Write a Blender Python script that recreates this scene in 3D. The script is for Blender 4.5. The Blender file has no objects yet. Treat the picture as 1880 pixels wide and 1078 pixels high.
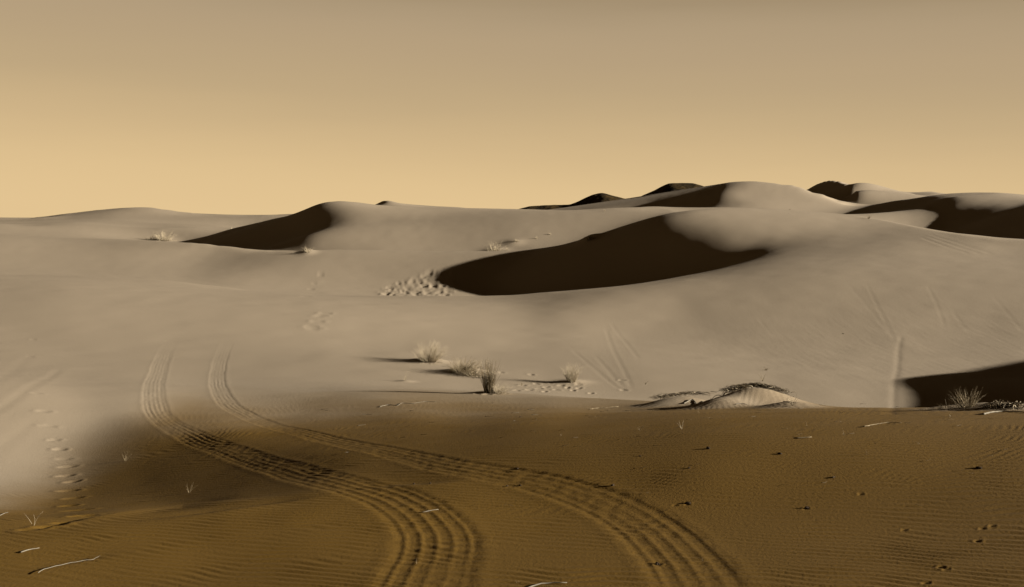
import bpy, math, random
import numpy as np
R = random.Random(7)
RN = np.random.RandomState(7)
scn = bpy.context.scene
COL = scn.collection

# ---------------------------------------------------------------- camera, sky, sun, exposure
cam_d = bpy.data.cameras.new('camera'); cam = bpy.data.objects.new('camera', cam_d); COL.objects.link(cam)
scn.camera = cam
cam.location = (0, 0, 0); cam.rotation_euler = (math.pi/2, 0, 0)
cam_d.sensor_width = 36; cam_d.lens = 36*1828/1880
cam_d.shift_y = -(539-400)/1880
cam_d.clip_start = .1; cam_d.clip_end = 20000
scn.view_settings.view_transform = 'Standard'; scn.view_settings.look = 'None'
scn.view_settings.exposure = 2.15; scn.view_settings.gamma = 1
EXPO = 2**-2.15

SUN_EL_DEG, SUN_AZ_DEG = 13.5, -10.0
wd = bpy.data.worlds.new('World'); scn.world = wd; wd.use_nodes = True
nt = wd.node_tree; nt.nodes.clear()
def N(nt, typ, **kw):
    n = nt.nodes.new(typ)
    for k, v in kw.items(): setattr(n, k, v)
    return n
tc = N(nt, 'ShaderNodeTexCoord'); sep = N(nt, 'ShaderNodeSeparateXYZ'); nt.links.new(tc.outputs['Generated'], sep.inputs[0])
ramp = N(nt, 'ShaderNodeValToRGB'); ramp.color_ramp.interpolation = 'B_SPLINE'
def lin(r, g, b, k=1.0):
    f = lambda c: k*((c/255)/12.92 if c/255 < .04045 else ((c/255+.055)/1.055)**2.4)
    return (f(r), f(g), f(b), 1)
stops = [(0.0, (227,196,146)), (.035, (222,192,143)), (.075, (208,180,136)), (.12, (190,166,128)), (.17, (181,158,126)), (.215, (172,152,122)), (.3, (96,70,30)), (.45, (44,26,0)), (1.0, (26,13,0))]
el = ramp.color_ramp.elements
while len(el) > 1: el.remove(el[0])
for i, (p, c) in enumerate(stops):
    e = el[0] if i == 0 else el.new(p)
    e.position = p; e.color = lin(*c)
# the photograph's sky glows a little more on the left: shift the lookup with the azimuth
az = N(nt, 'ShaderNodeMath', operation='MULTIPLY_ADD'); az.inputs[1].default_value = .045; az.inputs[2].default_value = .0
nt.links.new(sep.outputs['X'], az.inputs[0])
zz = N(nt, 'ShaderNodeMath', operation='ADD'); nt.links.new(sep.outputs['Z'], zz.inputs[0]); nt.links.new(az.outputs[0], zz.inputs[1])
dn = N(nt, 'ShaderNodeTexNoise'); dn.inputs['Scale'].default_value = 3; dn.inputs['Detail'].default_value = 6; dm = N(nt, 'ShaderNodeMapping'); dm.inputs['Scale'].default_value = (1, 1, 9)
nt.links.new(tc.outputs['Generated'], dm.inputs['Vector']); nt.links.new(dm.outputs[0], dn.inputs['Vector'])
da = N(nt, 'ShaderNodeMath', operation='MULTIPLY_ADD'); da.inputs[1].default_value = .022; nt.links.new(dn.outputs['Fac'], da.inputs[0]); nt.links.new(zz.outputs[0], da.inputs[2])
db = N(nt, 'ShaderNodeMath', operation='SUBTRACT'); db.inputs[1].default_value = .011; nt.links.new(da.outputs[0], db.inputs[0])
nt.links.new(db.outputs[0], ramp.inputs[0])
bg = N(nt, 'ShaderNodeBackground'); bg.inputs['Strength'].default_value = EXPO
nt.links.new(ramp.outputs[0], bg.inputs['Color'])
wo = N(nt, 'ShaderNodeOutputWorld'); nt.links.new(bg.outputs[0], wo.inputs['Surface'])

sun_d = bpy.data.lights.new('sun', 'SUN'); sun = bpy.data.objects.new('sun', sun_d); COL.objects.link(sun)
sun_d.energy = 5.0; sun_d.angle = math.radians(.8); sun_d.color = (1, .93, .82)
_e, _a = math.radians(SUN_EL_DEG), math.radians(SUN_AZ_DEG)
from mathutils import Vector, Matrix
sv = Vector((math.cos(_a)*math.cos(_e), math.sin(_a)*math.cos(_e), math.sin(_e)))
sun.rotation_euler = sv.to_track_quat('Z', 'Y').to_euler()
# ---------------------------------------------------------------- dune surface
# w(u, v) = height / depth on a grid of u = x / depth and v = ln(depth): slopes stay linear in w
FOC, HOR, CX = 1828.0, 400.0, 940.0
SUN_AZ, SUN_EL = math.radians(SUN_AZ_DEG), math.radians(SUN_EL_DEG)      # sun stands to the right, a little behind the camera
SX, SY = math.cos(SUN_AZ), math.sin(SUN_AZ)
U0, U1, V0, V1 = -0.78, 0.98, math.log(1.5), math.log(620.0)

crests = [   # crest lines: (column, row, depth in metres, dip behind in px, dip depth ratio)
 [(900,719,18.5,0,1.1),(1000,727,17.5,2,1.12),(1100,733,16.8,12,1.15),(1200,738,16.2,24,1.18),(1300,742,15.6,32,1.2),(1480,752,15.2,36,1.25),(1700,752,15,36,1.25),(1880,748,15,36,1.25),(1960,746,15,36,1.25)],
 [(1000,455,68,5,1.1),(1050,447,68,5,1.1),(1100,437,68,6,1.1),(1150,425,68,8,1.08),(1200,412,67,10,1.08),(1240,399,66,12,1.08),(1270,391,66,12,1.08),(1300,387,66,12,1.1),(1350,385,66,12,1.1),(1400,385,66,12,1.1),(1450,386,65,12,1.1),(1500,389,63,10,1.1),(1560,395,60,8,1.1),(1620,405,57,8,1.12),(1700,421,52,14,1.15),(1760,431,49,30,1.2),(1820,440,47,35,1.2),(1880,447,46,40,1.2),(1960,455,45,40,1.2)],
 [(-80,435,82,1,1.1),(0,436,80,1,1.1),(100,437,78,1,1.1),(200,439,76,2,1.1),(300,443,73,4,1.08),(350,447,71,8,1.08),(400,455,70,14,1.08),(450,460,69,16,1.1),(500,463,69,18,1.1),(560,462.5,69,16,1.1),(600,461,69,12,1.1),(700,459,70,5,1.1),(800,462,70,3,1.1),(900,461.5,69,3,1.1),(950,460,67,4,1.1)],
 [(-80,505,48,1,1.08),(0,505,48,1,1.08),(150,507,47,1,1.08),(300,515,46,1,1.08),(450,533,44,1,1.08),(600,544,42,2,1.1),(700,545,42,2,1.1),(820,544,42,4,1.1),(900,543,42,12,1.1),(1000,540.5,42,26,1.12),(1100,534,43,34,1.1),(1200,522,44.5,42,1.08),(1290,508,46,30,1.06),(1340,493,47.5,12,1.05),(1385,468,50,2,1.05)],
 [(335,444,126,3,1.12),(400,429,123,5,1.12),(440,420,119,8,1.12),(480,411,115,12,1.12),(520,400,111,18,1.15),(550,389,107,22,1.2),(580,376,102,26,1.2),(600,371,102,26,1.2),(620,369,103,26,1.2),(650,371,104,24,1.2),(700,377,105,18,1.2),(760,381,106,12,1.2),(850,382,107,10,1.2),(960,384,108,8,1.2),(1050,387,108,6,1.15),(1130,390.5,106,4,1.1)],
 [(1190,378,102,4,1.08),(1215,381,95,10,1.08),(1235,386,88,12,1.08),(1247,394,81,12,1.08)],
 [(1148,365,196,6,1.1),(1178,360,186,10,1.1),(1240,350,170,16,1.12),(1294,342,155,24,1.15),(1340,334.5,141,34,1.2),(1365,333,140,36,1.2),(1400,335,138,36,1.2),(1440,342,136,26,1.12),(1480,352,134,20,1.12),(1520,362,132,14,1.12),(1555,372,130,6,1.12)],
 [(684,379,190,8,1.1),(700,370,181,14,1.1),(708,366.5,172,16,1.1),(722,371,172,12,1.1),(740,374.5,172,8,1.1),(790,381,172,4,1.1)],
 [(-80,403,240,8,1.3),(0,402,240,8,1.3),(40,404,235,8,1.3),(75,402,232,10,1.3),(112,392,230,14,1.3),(135,394,228,14,1.3),(180,385,225,18,1.3),(250,380,222,20,1.3),(280,381,222,20,1.3),(330,391,220,16,1.3),(380,396.5,215,8,1.3),(420,395,215,10,1.3),(450,397,210,8,1.3),(490,394,210,10,1.3),(535,397,210,8,1.3)],
 [(1470,355,208,8,1.1),(1500,337.5,197,18,1.12),(1525,329.5,184,24,1.15),(1541,332,170,28,1.12),(1555,337.5,159,28,1.12),(1567,344.5,150,26,1.1),(1574,353,143,22,1.1),(1577,364,138,10,1.08)],
 [(-80,411,150,3,1.08),(0,412,150,4,1.08),(35,415,150,4,1.08),(65,414,152,3,1.08),(95,409,158,1,1.08)],
 [(1575,346,240,16,1.3),(1600,345.5,240,18,1.3),(1660,352,240,14,1.3),(1720,356,240,14,1.3),(1760,359,240,14,1.3),(1800,363,240,14,1.3),(1880,372,240,8,1.3),(1980,382,240,8,1.3)],
 [(1562,387,128,4,1.06),(1600,376,125,10,1.08),(1640,370,118,12,1.12),(1700,365.5,110,14,1.2),(1760,362,104,14,1.2),(1790,358,106,20,1.2),(1830,353.5,107,24,1.2),(1880,358,107,24,1.2),(1950,365,106,20,1.2)],
]
spots = [ (760,540,48),(700,536,50),(760,524,54),(800,530,51),(820,515,54),(700,510,57),(760,498,59),(600,522,53),(820,498,58),(600,765,14),(600,796,12),(600,839,10),(300,765,14),(300,839,10),(0,760,14),(0,830,10),(900,740,16),(900,765,14),(750,720,18),(750,660,23),(450,720,18),(450,660,23),(150,720,18),(150,660,23),   # further surface points: (column, row, depth)
 (1650,750,23.5),(1650,700,25),(1650,650,27),(1650,600,29.5),(1650,560,32),(1650,520,35),(1650,480,41),(1650,450,46),
 (1850,750,23.5),(1850,700,25),(1850,600,29),(1850,520,34.5),(1850,465,43),
 (1450,745,22.5),(1450,700,24.3),(1450,650,26.8),(1450,600,30),(1450,550,34.5),(1450,500,42),
 (1300,740,21.5),(1300,700,23.5),(1300,650,26.5),(1300,600,30),(1300,550,36),
 (1150,730,20.5),(1150,690,23),(1150,640,26.5),(1150,600,30),(1150,560,36),
 (1000,722,20),(1000,690,22.5),(1000,640,26),(1000,600,30),(1000,565,35),
 (900,700,20),(900,650,24),(900,600,29),(900,565,35),
 (600,700,21),(600,640,25.5),(600,600,29.5),(600,570,34),
 (300,700,21),(300,640,25.5),(300,600,29.5),(300,560,35),
 (0,700,20),(0,640,24.5),(0,600,28),(0,560,34),(0,780,14),
 (100,470,60),(300,480,58),(500,500,55),(700,500,54),(850,490,56),
 
 (1640,389,100),(1700,388,92),(1580,389,120),(1600,398,76),(1700,408,76),(1800,425,76),(1860,405,76),(1800,378,100),
 (500,455,82),(560,455,84),(700,450,80),(900,440,82),(1100,425,80),(1200,402,80),
 (1300,383,118),(1400,380,112),(1500,388,105),(1570,372,205),
 (100,415,150),(250,415,140),(400,415,140),(1600,372,180),(1700,362,190),
 (1100,387,125),(1180,385,105),(1215,384,118),(1260,395,112),(1590,372,160)]
hidden = [ (1595,372,170),  # ground in the hollows between the ridges
 (1880,470,58),(1880,428,68),(1880,396,78),(1880,380,88),(1950,460,58),(1950,400,72),(1950,378,85),(1760,440,65),(1760,425,78),(1800,400,88),
 (1800,385,130),(1800,382,150),(1800,378,185),(1900,388,130),(1900,385,150),(1900,382,190),(1700,378,125),(1650,376,130),(1620,374,150),(1700,372,150),(1700,369,190),
 (1980,390,130),(1980,388,190),(2100,400,130),(2100,400,190),(2100,395,100),(2100,400,240),(2300,410,100),(2300,405,190),
 (1300,404,75),(1300,399,90),(1300,395,103),(1400,402,75),(1400,396,90),(1400,390,103),(1500,402,75),(1500,398,88),(1200,400,90),
 (500,465,80),(600,462,80),(450,455,82),(700,452,78),(620,420,92),(700,420,90),(560,445,90),(700,400,98),(400,448,82),
 (200,425,100),(50,425,100),(350,432,110),(50,412,180),(250,405,180),(400,408,170),(40,413,200),(40,416,150),(120,406,195),(120,412,150),(200,403,195),(400,405,195),(-80,415,200),(300,405,190),(300,412,150),(480,408,190),(480,412,160),(0,410,215),(80,409,215),
 (700,392,130),(850,396,150),(1000,398,150),(850,396,200),(1000,396,220),(600,395,140),(550,398,160),(1100,392,180),(1300,370,175),(1400,368,175),
 (1100,395,230),(1300,385,230),(1450,375,230),(1520,362,210),(1450,366,150),(1520,366,150),(1570,376,150),(-200,425,100),(-200,440,80),(-200,410,200),
 (900,556,46),(950,562,46.5),(1000,567,47),(1060,570,47.5),(1000,560,52),(1100,570,49),(1200,568,48),(900,550,50),(1290,545,49)]
shade = [    # facing of the slope towards the sun: (column, row, slope)
 (50,450,0.0759),(200,415,0.0895),(400,415,0.0895),(250,395,0.0759),(150,398,0.0106),(100,480,0.0418),(300,480,0.0555),(0,520,0.0228),(200,560,0.0759),(500,520,0.0486),
 (350,560,0.0759),(500,590,0.0759),(650,600,0.11),(780,600,0.11),(900,600,0.0895),(1100,600,0.0759),(1200,570,0.0486),(1250,650,0.0289),(1500,620,-0.00167),(1700,600,0.0106),(1750,660,-0.00778),
 (1850,640,-0.029),(1350,680,0.0228),(1550,700,0.0106),(1450,580,-0.00167),
 (1750,500,-0.00167),(1850,520,-0.00167),(1800,455,0.0418),(1700,440,0.0623),
 (800,500,0.0106),(700,480,0.0228),(600,500,0.0486),(900,475,-0.02),(750,520,0.0106),(650,520,0.0418),
 (1050,490,-0.35),(1150,470,-0.35),(1200,440,-0.35),(1100,520,-0.32),(1000,480,-0.3),
 
 (400,445,-0.3),(450,440,-0.35),(500,440,-0.35),(550,430,-0.35),(590,400,-0.3),(600,385,-0.25),(500,425,-0.35),(555,405,-0.35),(545,450,-0.3),
 (622,380,-0.065),(645,380,0.0418),(600,440,0.0106),(650,430,0.0759),(680,400,0.0759),(750,420,0.0759),(750,395,0.0759),(850,405,0.0228),(850,440,0.0228),(1000,410,0.0555),(1000,435,0.0759),(1100,405,0.0759),(1200,392,0.0895),
 (1220,372,-0.3),(1260,370,-0.32),(1300,360,-0.32),(1320,350,-0.3),(1300,378,-0.3),(1345,378,-0.2),(1345,350,-0.065),(1370,360,0.0759),(1400,345,0.0895),(1450,370,0.0759),(1500,378,0.0759),(1420,365,0.0895),
 (1200,363,-0.163),(1250,356,-0.182),(1100,384,-0.163),(1150,375,-0.151),
 (700,374,-0.3),(725,374,0.0759),
 (1500,350,-0.35),(1530,345,-0.35),(1555,350,-0.35),(1530,360,-0.35),(1600,355,0.0759),(1660,362,0.0759),(1620,365,0.0759),
 (1620,382,-0.32),(1680,378,-0.32),(1740,374,-0.3),(1760,400,-0.35),(1800,400,-0.4),(1860,420,-0.4),(1800,425,-0.4),(1860,395,-0.35),(1740,415,-0.3),(1800,366,0.0418),(1860,368,0.0228),(1680,402,0.0106),
 (50,650,0.0418),(100,750,0.14),(30,830,0.14),(50,880,0.06),(200,700,0.0228),(300,740,0.08),(500,700,-0.0139),(700,680,0.0106),(450,760,0.02),
 (800,730,0.02),(800,650,0.0418),
 (1050,740,0),(950,705,-0.00167), 
 (1290,395,.08),(1450,422,.1),(1500,410,.11),(1550,425,.1),
 (1450,436,.08),(1450,454,-.03),(1550,441,.07),(1550,462,-.04),(1450,490,-.06),(1350,516,-.07),(1300,532,-.03),(1500,480,-.04),(1600,500,-.01),(1450,530,-.02),(1400,520,-.05),(1350,560,-.0),(1450,580,.01),(1550,540,.01),
 (300,880,-.2),(450,870,-.2),(380,830,-.18),(550,870,-.2),(600,860,-.18),(200,890,-.15),(250,820,-.14),(350,920,-.19),(500,900,-.19),(180,940,-.12),
 (600,780,-.07),(700,800,-.10),(900,800,-.13),(750,860,-.15),(1000,850,-.12),(1200,820,-.12),(1100,790,-.10),(1500,850,-.08),(1800,900,-.09),(1400,785,-.06),(1700,790,-.05),
 (900,950,-.02),(700,960,-.02),(300,1000,-.01),(100,1020,-.01),(600,960,-.01),(1100,1000,-.05),(1600,1000,-.07),(1850,1040,-.08),(1300,950,-.06),(450,955,-.03),(200,985,-.02),(650,925,-.03),
 (795,530,.0),(830,512,0),(870,495,0),(915,478,0),(955,464,0),(780,538,.0),(808,537,-.08),(930,508,-.3),(965,490,-.3),(985,472,-.3),(1000,535,-.3),(1050,533,-.3),(1150,522,-.3),(1200,510,-.3),
 (1875,385,-.35),(1875,410,-.35),(1600,405,.03),(1650,396,.03),(1700,412,0),(1640,404,.03),
 
 (1790,386,-.3),(1820,385,-.3),(1860,385,-.3),(1772,374,-.15),(1800,371,.0),(1850,371,0),(975,526,-.3),(1555,362,-.4),(1562,358,-.4),(1566,366,-.4),(1500,362,.05),(1530,370,.05),(1180,372,-.15),(1220,360,-.17),(1280,350,-.17),(1150,380,-.15),(1120,386,-.12),(1560,372,.0),(1555,352,-.4),
 (40,409,.0),(125,398,.03),(138,398,-.06),(100,402,.03),(20,420,.05),(60,424,.04),(350,948,-.04),(500,928,-.04),(620,908,-.06),(250,963,-.04),(400,905,-.2),(520,893,-.2),(850,525,-.02),(890,505,-.02),
 (1245,401,.0),(1270,410,.0),(1300,419,.0),(1340,429,.0),(1380,439,.0),(1420,449,.0),
 (1290,396,.09),(1340,400,.09),(1400,400,.09),(1350,415,.09),(1400,425,.09),
 (1224,409,-.15),(1250,423,-.15),(1285,434,-.15),(1325,444,-.15),(1365,454,-.15),(1402,464,-.15),(1390,480,-.15),(1350,497,-.15),
 (1217,430,-.3),(1240,443,-.3),(1272,453,-.3),(1308,462,-.3),(1340,471,-.3),(1362,478,-.3),(1250,470,-.3),(1290,480,-.3),(1240,495,-.3),(1320,482,-.3),
 (1425,475,-.1),(1415,490,-.1),(425,444,-.35),(470,440,-.35)]
extra = [    # ground outside the picture: (u, depth, height)
 (.62,24,-3.9),(.70,24.2,-2.75),(.78,25,-2.6),(.70,20.5,-2.5),(.70,22.5,-1.75),(.70,26,-3.5),(.70,28,-3.75),(.78,33,-2.0),(.66,20.5,-3.1),(.64,35,-2.5),(.8,15,-2.5),(.9,10,-2.1),(.66,15,-2.85)]

def solve_terrain(levels=(16, 8, 4, 2, 1), NU=705, NV=961, lam=1.5e-4, verbose=False):
    """least squares for w: crest lines hold, slopes follow `shade`, the rest bends as little as it can"""
    pos, creases = [], []
    warp = lambda v: np.interp(v, [0, 3, 3.6, 6.5], [0, 90, 150, 150+2.9*260])
    for c in crests:
        a = np.array(c, float)
        n = max(2, int((a[-1,0]-a[0,0]) / 6))
        xs = np.linspace(a[0,0], a[-1,0], n)
        row, dep, dip, rat = (np.interp(xs, a[:,0], a[:,k]) for k in (1,2,3,4))
        creases.append(((xs-CX)/FOC, np.log(dep), dip))
        for x, r, d, q, k in zip(xs, row, dep, dip, rat):
            pos.append((x, d, (HOR - r)/FOC, 8.0))
            if q > 0: pos.append((x, d*k, (HOR - r - q)/FOC, (.8 if d > 125 else .15) if d > 30 else .025))
            if d > 90: pos.append((x, d*.965, (HOR - r - 2.0)/FOC, 1.0))
    for x, r, d in spots: pos.append((x, d, (HOR - r)/FOC, .1 if x <= 900 and 15 < d < 36 else .015))
    for x in range(-400, 2600, 140):
        for d in (1.6, 2.2, 3, 4, 5): pos.append((x, d, -(1.42/d + .1), .004))
        for d in (6.5, 8, 10): pos.append((x, d, -(1.42/d + .1), .001))
    for x, r, d in hidden: pos.append((x, d, (HOR - r)/FOC, .6))
    for u, d, z in extra: pos.append((CX + u*FOC, d, z/d, .3))
    for x in range(-400, 2600, 120):
        pos += [(x, 330, -5/330., .01), (x, 450, -6/450., .01), (x, 600, -7/600., .01)]
    pos = np.array(pos)
    W = None
    for li, L in enumerate(levels):
        nu, nv = (NU-1)//L + 1, (NV-1)//L + 1
        n = nu*nv
        hu, hv = (U1-U0)/(nu-1), (V1-V0)/(nv-1)
        us, vs = np.linspace(U0, U1, nu), np.linspace(V0, V1, nv)
        def bil(u, v):
            a = np.clip((u-U0)/hu, 0, nu-1.001); b = np.clip((v-V0)/hv, 0, nv-1.001)
            i, j = a.astype(int), b.astype(int); fa, fb = a-i, b-j
            return (np.stack([i*nv+j, (i+1)*nv+j, i*nv+j+1, (i+1)*nv+j+1], 1),
                    np.stack([(1-fa)*(1-fb), fa*(1-fb), (1-fa)*fb, fa*fb], 1))
        if W is None: W = np.full((nu, nv), -.1)
        else:
            ou, ov = W.shape
            T = np.stack([np.interp(np.arange(nu)/(nu-1), np.arange(ou)/(ou-1), W[:, j]) for j in range(ov)], 1)
            W = np.stack([np.interp(np.arange(nv)/(nv-1), np.arange(ov)/(ov-1), T[i]) for i in range(nu)], 0)
        lamf = np.full((nu, nv), lam)
        for cu, cv, dp in creases:
            vv = np.interp(us, cu, cv, left=-9, right=-9); dd = np.interp(us, cu, dp, left=0, right=0)
            near = (np.abs(vs[None]-vv[:,None]) < max(.02, .8*hv)) & (dd[:,None] >= 8)
            lamf[near] = lam*.03
        lamf[:, vs > math.log(125)] *= .2
        I1, C1 = bil((pos[:,0]-CX)/FOC, np.log(pos[:,1])); s1 = np.sqrt(pos[:,3])
        for outer in range(4 if li < 3 else 2 if li < 4 else 1):
            rows, cf, rhs = [I1], [C1*s1[:,None]], [pos[:,2]*s1]
            G = None
            if li or outer:
                def bounds(x, r):                            # depth range open to a surface seen at (x, r)
                    lo, hi = np.full(len(x), 3.0), np.full(len(x), 620.0)
                    for c in crests:
                        a = np.array(c, float)
                        R = np.interp(x, a[:,0], a[:,1], left=np.nan, right=np.nan); D = np.interp(x, a[:,0], a[:,2])
                        lo = np.where(R > r+1.5, np.maximum(lo, D), lo); hi = np.where(R < r-1.5, np.minimum(hi, D), hi)
                    return lo, hi
                S = []
                sa = np.array(shade); slo, shi = bounds(sa[:,0], sa[:,1])
                st = int((math.log(3)-V0)/hv)
                for (x, r, g), lo in zip(shade, slo):
                    st = int((math.log(lo)-V0)/hv)
                    u, q = (x-CX)/FOC, (HOR-r)/FOC
                    a = (u-U0)/hu; i = int(a)
                    col = W[i]*(1-a+i) + W[i+1]*(a-i)
                    k = np.nonzero(col[st:] >= q)[0]
                    if len(k): S.append((x, r, (V0+hv*(k[0]+st)), g))
                S = np.array(S)
                M = np.maximum.accumulate(np.where(vs[None] < math.log(3), -9, W), 1)
                vis = (W >= M-1e-9) & (vs[None] > math.log(4)) & (np.abs(us[:,None]) < .53)
                ii, jj = np.nonzero(vis)
                px, py, vv = CX+FOC*us[ii], HOR-FOC*W[ii,jj], vs[jj]
                ok = py < 1090; ii, jj, px, py, vv = ii[ok], jj[ok], px[ok], py[ok], vv[ok]
                lo, hi = bounds(px, py); ok = (vv >= np.log(lo)-.02) & (vv <= np.log(hi)+.02)
                ii, jj, px, py, vv = ii[ok], jj[ok], px[ok], py[ok], vv[ok]
                tg = np.empty(len(ii))
                for c0 in range(0, len(ii), 4000):
                    sl = slice(c0, c0+4000)
                    D = ((px[sl,None]-S[None,:,0])/1.6)**2 + ((py[sl,None]-S[None,:,1]))**2 + (warp(vv[sl,None])-warp(S[None,:,2]))**2 + 40
                    Kw = D**-1.8
                    tg[sl] = (Kw*S[None,:,3]).sum(1)/Kw.sum(1)
                wu, wv = np.gradient(W, hu, axis=0), np.gradient(W, hv, axis=1)
                cur = (-(SX*wu + SY*(W-us[:,None]*wu+wv)))[ii,jj]
                tg = np.where(tg < -.24, -.36, tg)
                act = ~((tg < -.24) & (cur < -.28))            # already in shade: leave it
                act &= (ii > 0) & (ii < nu-1) & (jj > 0) & (jj < nv-1)
                wt = np.where(act, math.sqrt(hu*hv)*np.where(tg < -.24, 1.6, 1), 0)
                G = (ii, jj, tg, wt)
            k1 = hu*hv
            luu, lvv = lamf[1:-1]*k1/hu**4, lamf[:,1:-1]*k1/hv**4
            luv = lamf[1:,1:]*2*k1/(hu*hv)**2
            if G:
                gi, gj, tg, wt = G
                cu_, c0_, cv_ = -(SX - SY*us[gi])*wt/(2*hu), -SY*wt, -SY*wt/(2*hv)
                b0 = gi*nv+gj; gI = np.stack([b0+nv, b0-nv, b0, b0+1, b0-1], 1); gC = np.stack([cu_, -cu_, c0_, cv_, -cv_], 1)
                keep = wt > 0
                rows.append(gI[keep]); cf.append(gC[keep]); rhs.append((tg*wt)[keep])
            def A(x):
                X = x.reshape(nu, nv); out = np.zeros_like(X)
                d = (X[2:]-2*X[1:-1]+X[:-2])*luu; out[2:] += d; out[1:-1] -= 2*d; out[:-2] += d
                d = (X[:,2:]-2*X[:,1:-1]+X[:,:-2])*lvv; out[:,2:] += d; out[:,1:-1] -= 2*d; out[:,:-2] += d
                d = (X[1:,1:]-X[1:,:-1]-X[:-1,1:]+X[:-1,:-1])*luv; out[1:,1:] += d; out[1:,:-1] -= d; out[:-1,1:] -= d; out[:-1,:-1] += d
                out = out.ravel()
                for r_, c_ in zip(rows, cf):
                    y = (x[r_]*c_).sum(1)
                    out = out + np.bincount(r_.ravel(), (c_*y[:,None]).ravel(), n)
                return out
            b = np.zeros(n); dg = (lamf*k1*(6/hu**4+6/hv**4+8/(hu*hv)**2)).ravel()
            for r_, c_, h_ in zip(rows, cf, rhs):
                b += np.bincount(r_.ravel(), (c_*h_[:,None]).ravel(), n); dg += np.bincount(r_.ravel(), (c_**2).ravel(), n)
            x = W.ravel().copy(); r = b - A(x); z = r/dg; p = z.copy(); rz = r@z
            for it in range({16:300,8:300,4:260,2:180,1:110}[L]):
                q = A(p); al = rz/(p@q); x += al*p; r -= al*q; z = r/dg; rn = r@z; p = z + (rn/rz)*p; rz = rn
            W = x.reshape(nu, nv)
        if verbose: print(L, nu, nv, 'res', np.abs(((x[I1]*C1).sum(1)-pos[:,2])[pos[:,3]>.9]).mean()*FOC)
    return W
# ---------------------------------------------------------------- ground mesh
def bspline(x, n):
    """rows of cubic B-spline weights for positions x (in cells) over n knots"""
    x = np.clip(x, 0, n-1); i = np.minimum(x.astype(int), n-2); t = x-i
    B = np.zeros((len(x), n))
    w = [(1-t)**3/6, (3*t**3-6*t**2+4)/6, (-3*t**3+3*t**2+3*t+1)/6, t**3/6]
    for k in range(4):
        np.add.at(B, (np.arange(len(x)), np.clip(i-1+k, 0, n-1)), w[k])
    return B
W = solve_terrain()
NUg, NVg = W.shape
def smooth(a, b, x):
    t = np.clip((x-a)/(b-a), 0, 1); return t*t*(3-2*t)
uf = np.concatenate([-np.geomspace(4.0, .62, 46), np.arange(-.61, .6101, .0011), np.geomspace(.62, 4.0, 46)])
vf = np.concatenate([np.arange(V0, math.log(3.6), .03), np.arange(math.log(3.6), math.log(27), .0034), np.arange(math.log(27), math.log(60), .006), np.arange(math.log(60), math.log(610), .009), np.log(np.geomspace(620, 6000, 30))])
Wf = bspline((uf-U0)/(U1-U0)*(NUg-1), NUg) @ W @ bspline((vf-V0)/(V1-V0)*(NVg-1), NVg).T
D = np.exp(vf)[None]
X = uf[:,None]*D; Y = np.broadcast_to(D, X.shape).copy(); Z = Wf*D
far = smooth(math.log(400), math.log(640), vf)[None]
Z = Z*(1-far) - 8*far
side = smooth(.8, 1.5, np.abs(uf))[:,None] * smooth(math.log(30), math.log(90), vf)[None]
Z = Z*(1-side) + (-4 + 2.0*np.sin(X*.021+1)*np.cos(Y*.017))*side

def vnoise(x, y, seed=0):
    """smooth value noise, about -1..1"""
    xi, yi = np.floor(x).astype(np.int64), np.floor(y).astype(np.int64); fx, fy = x-xi, y-yi
    fx = fx*fx*(3-2*fx); fy = fy*fy*(3-2*fy)
    def h(a, b):
        n = (a*374761393 + b*668265263 + seed*974711) & 0xffffffff
        n = ((n ^ (n >> 13))*1274126177) & 0xffffffff
        return ((n ^ (n >> 16)) & 0xffff)/32767.5 - 1
    return (h(xi,yi)*(1-fx)+h(xi+1,yi)*fx)*(1-fy) + (h(xi,yi+1)*(1-fx)+h(xi+1,yi+1)*fx)*fy

fine_i = (np.abs(uf) <= .6105)
rowpx = HOR - FOC*Z/D
def hit(px, py, dmin=3.0):
    """ground point seen at a picture position"""
    u = (px-CX)/FOC; a = np.interp(u, uf, np.arange(len(uf))); i = int(a); t = a-i
    col = (Z[i]*(1-t)+Z[i+1]*t)/D[0]
    j0 = np.searchsorted(vf, math.log(dmin)); q = (HOR-py)/FOC
    k = np.nonzero(col[j0:] >= q)[0]
    j = (k[0]+j0) if len(k) else int(np.argmax(col[j0:]))+j0
    if len(k) and j > 0: f = (q-col[j-1])/(col[j]-col[j-1]+1e-12)
    else: f = 1
    d = math.exp(vf[j-1]+(vf[j]-vf[j-1])*min(max(f,0),1))
    return Vector((u*d, d, 0))
def gz(x, y):
    u = x/y; a = np.interp(u, uf, np.arange(len(uf))); i = min(int(a), len(uf)-2); t = a-i
    b = np.interp(math.log(y), vf, np.arange(len(vf))); j = min(int(b), len(vf)-2); s = b-j
    return (Z[i,j]*(1-t)+Z[i+1,j]*t)*(1-s) + (Z[i,j+1]*(1-t)+Z[i+1,j+1]*t)*s
def on(px, py, dmin=3.0):
    p = hit(px, py, dmin); p.z = gz(p.x, p.y); return p

def window(x, y, r):
    """index box of mesh cells within r of (x, y)"""
    j0, j1 = np.searchsorted(vf, [math.log(max(y-r, 1.6)), math.log(y+r)])
    ys = [max(y-r, 1.6), y+r]; us = [(x-r)/q for q in ys]+[(x+r)/q for q in ys]
    i0, i1 = np.searchsorted(uf, [min(us), max(us)])
    return slice(max(i0-1,0), i1+1), slice(max(j0-1,0), j1+1)
def spline(P, step):
    P = [Vector(p) for p in P]; P = [2*P[0]-P[1]] + P + [2*P[-1]-P[-2]]; out = []
    for a, b, c, d in zip(P, P[1:], P[2:], P[3:]):
        n = max(2, int((c-b).length/step))
        for k in range(n):
            t = k/n
            out.append(.5*(2*b + (c-a)*t + (2*a-5*b+4*c-d)*t*t + (3*b-a-3*c+d)*t**3))
    out.append(P[-2]); return out

MOUNDS = []
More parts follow.
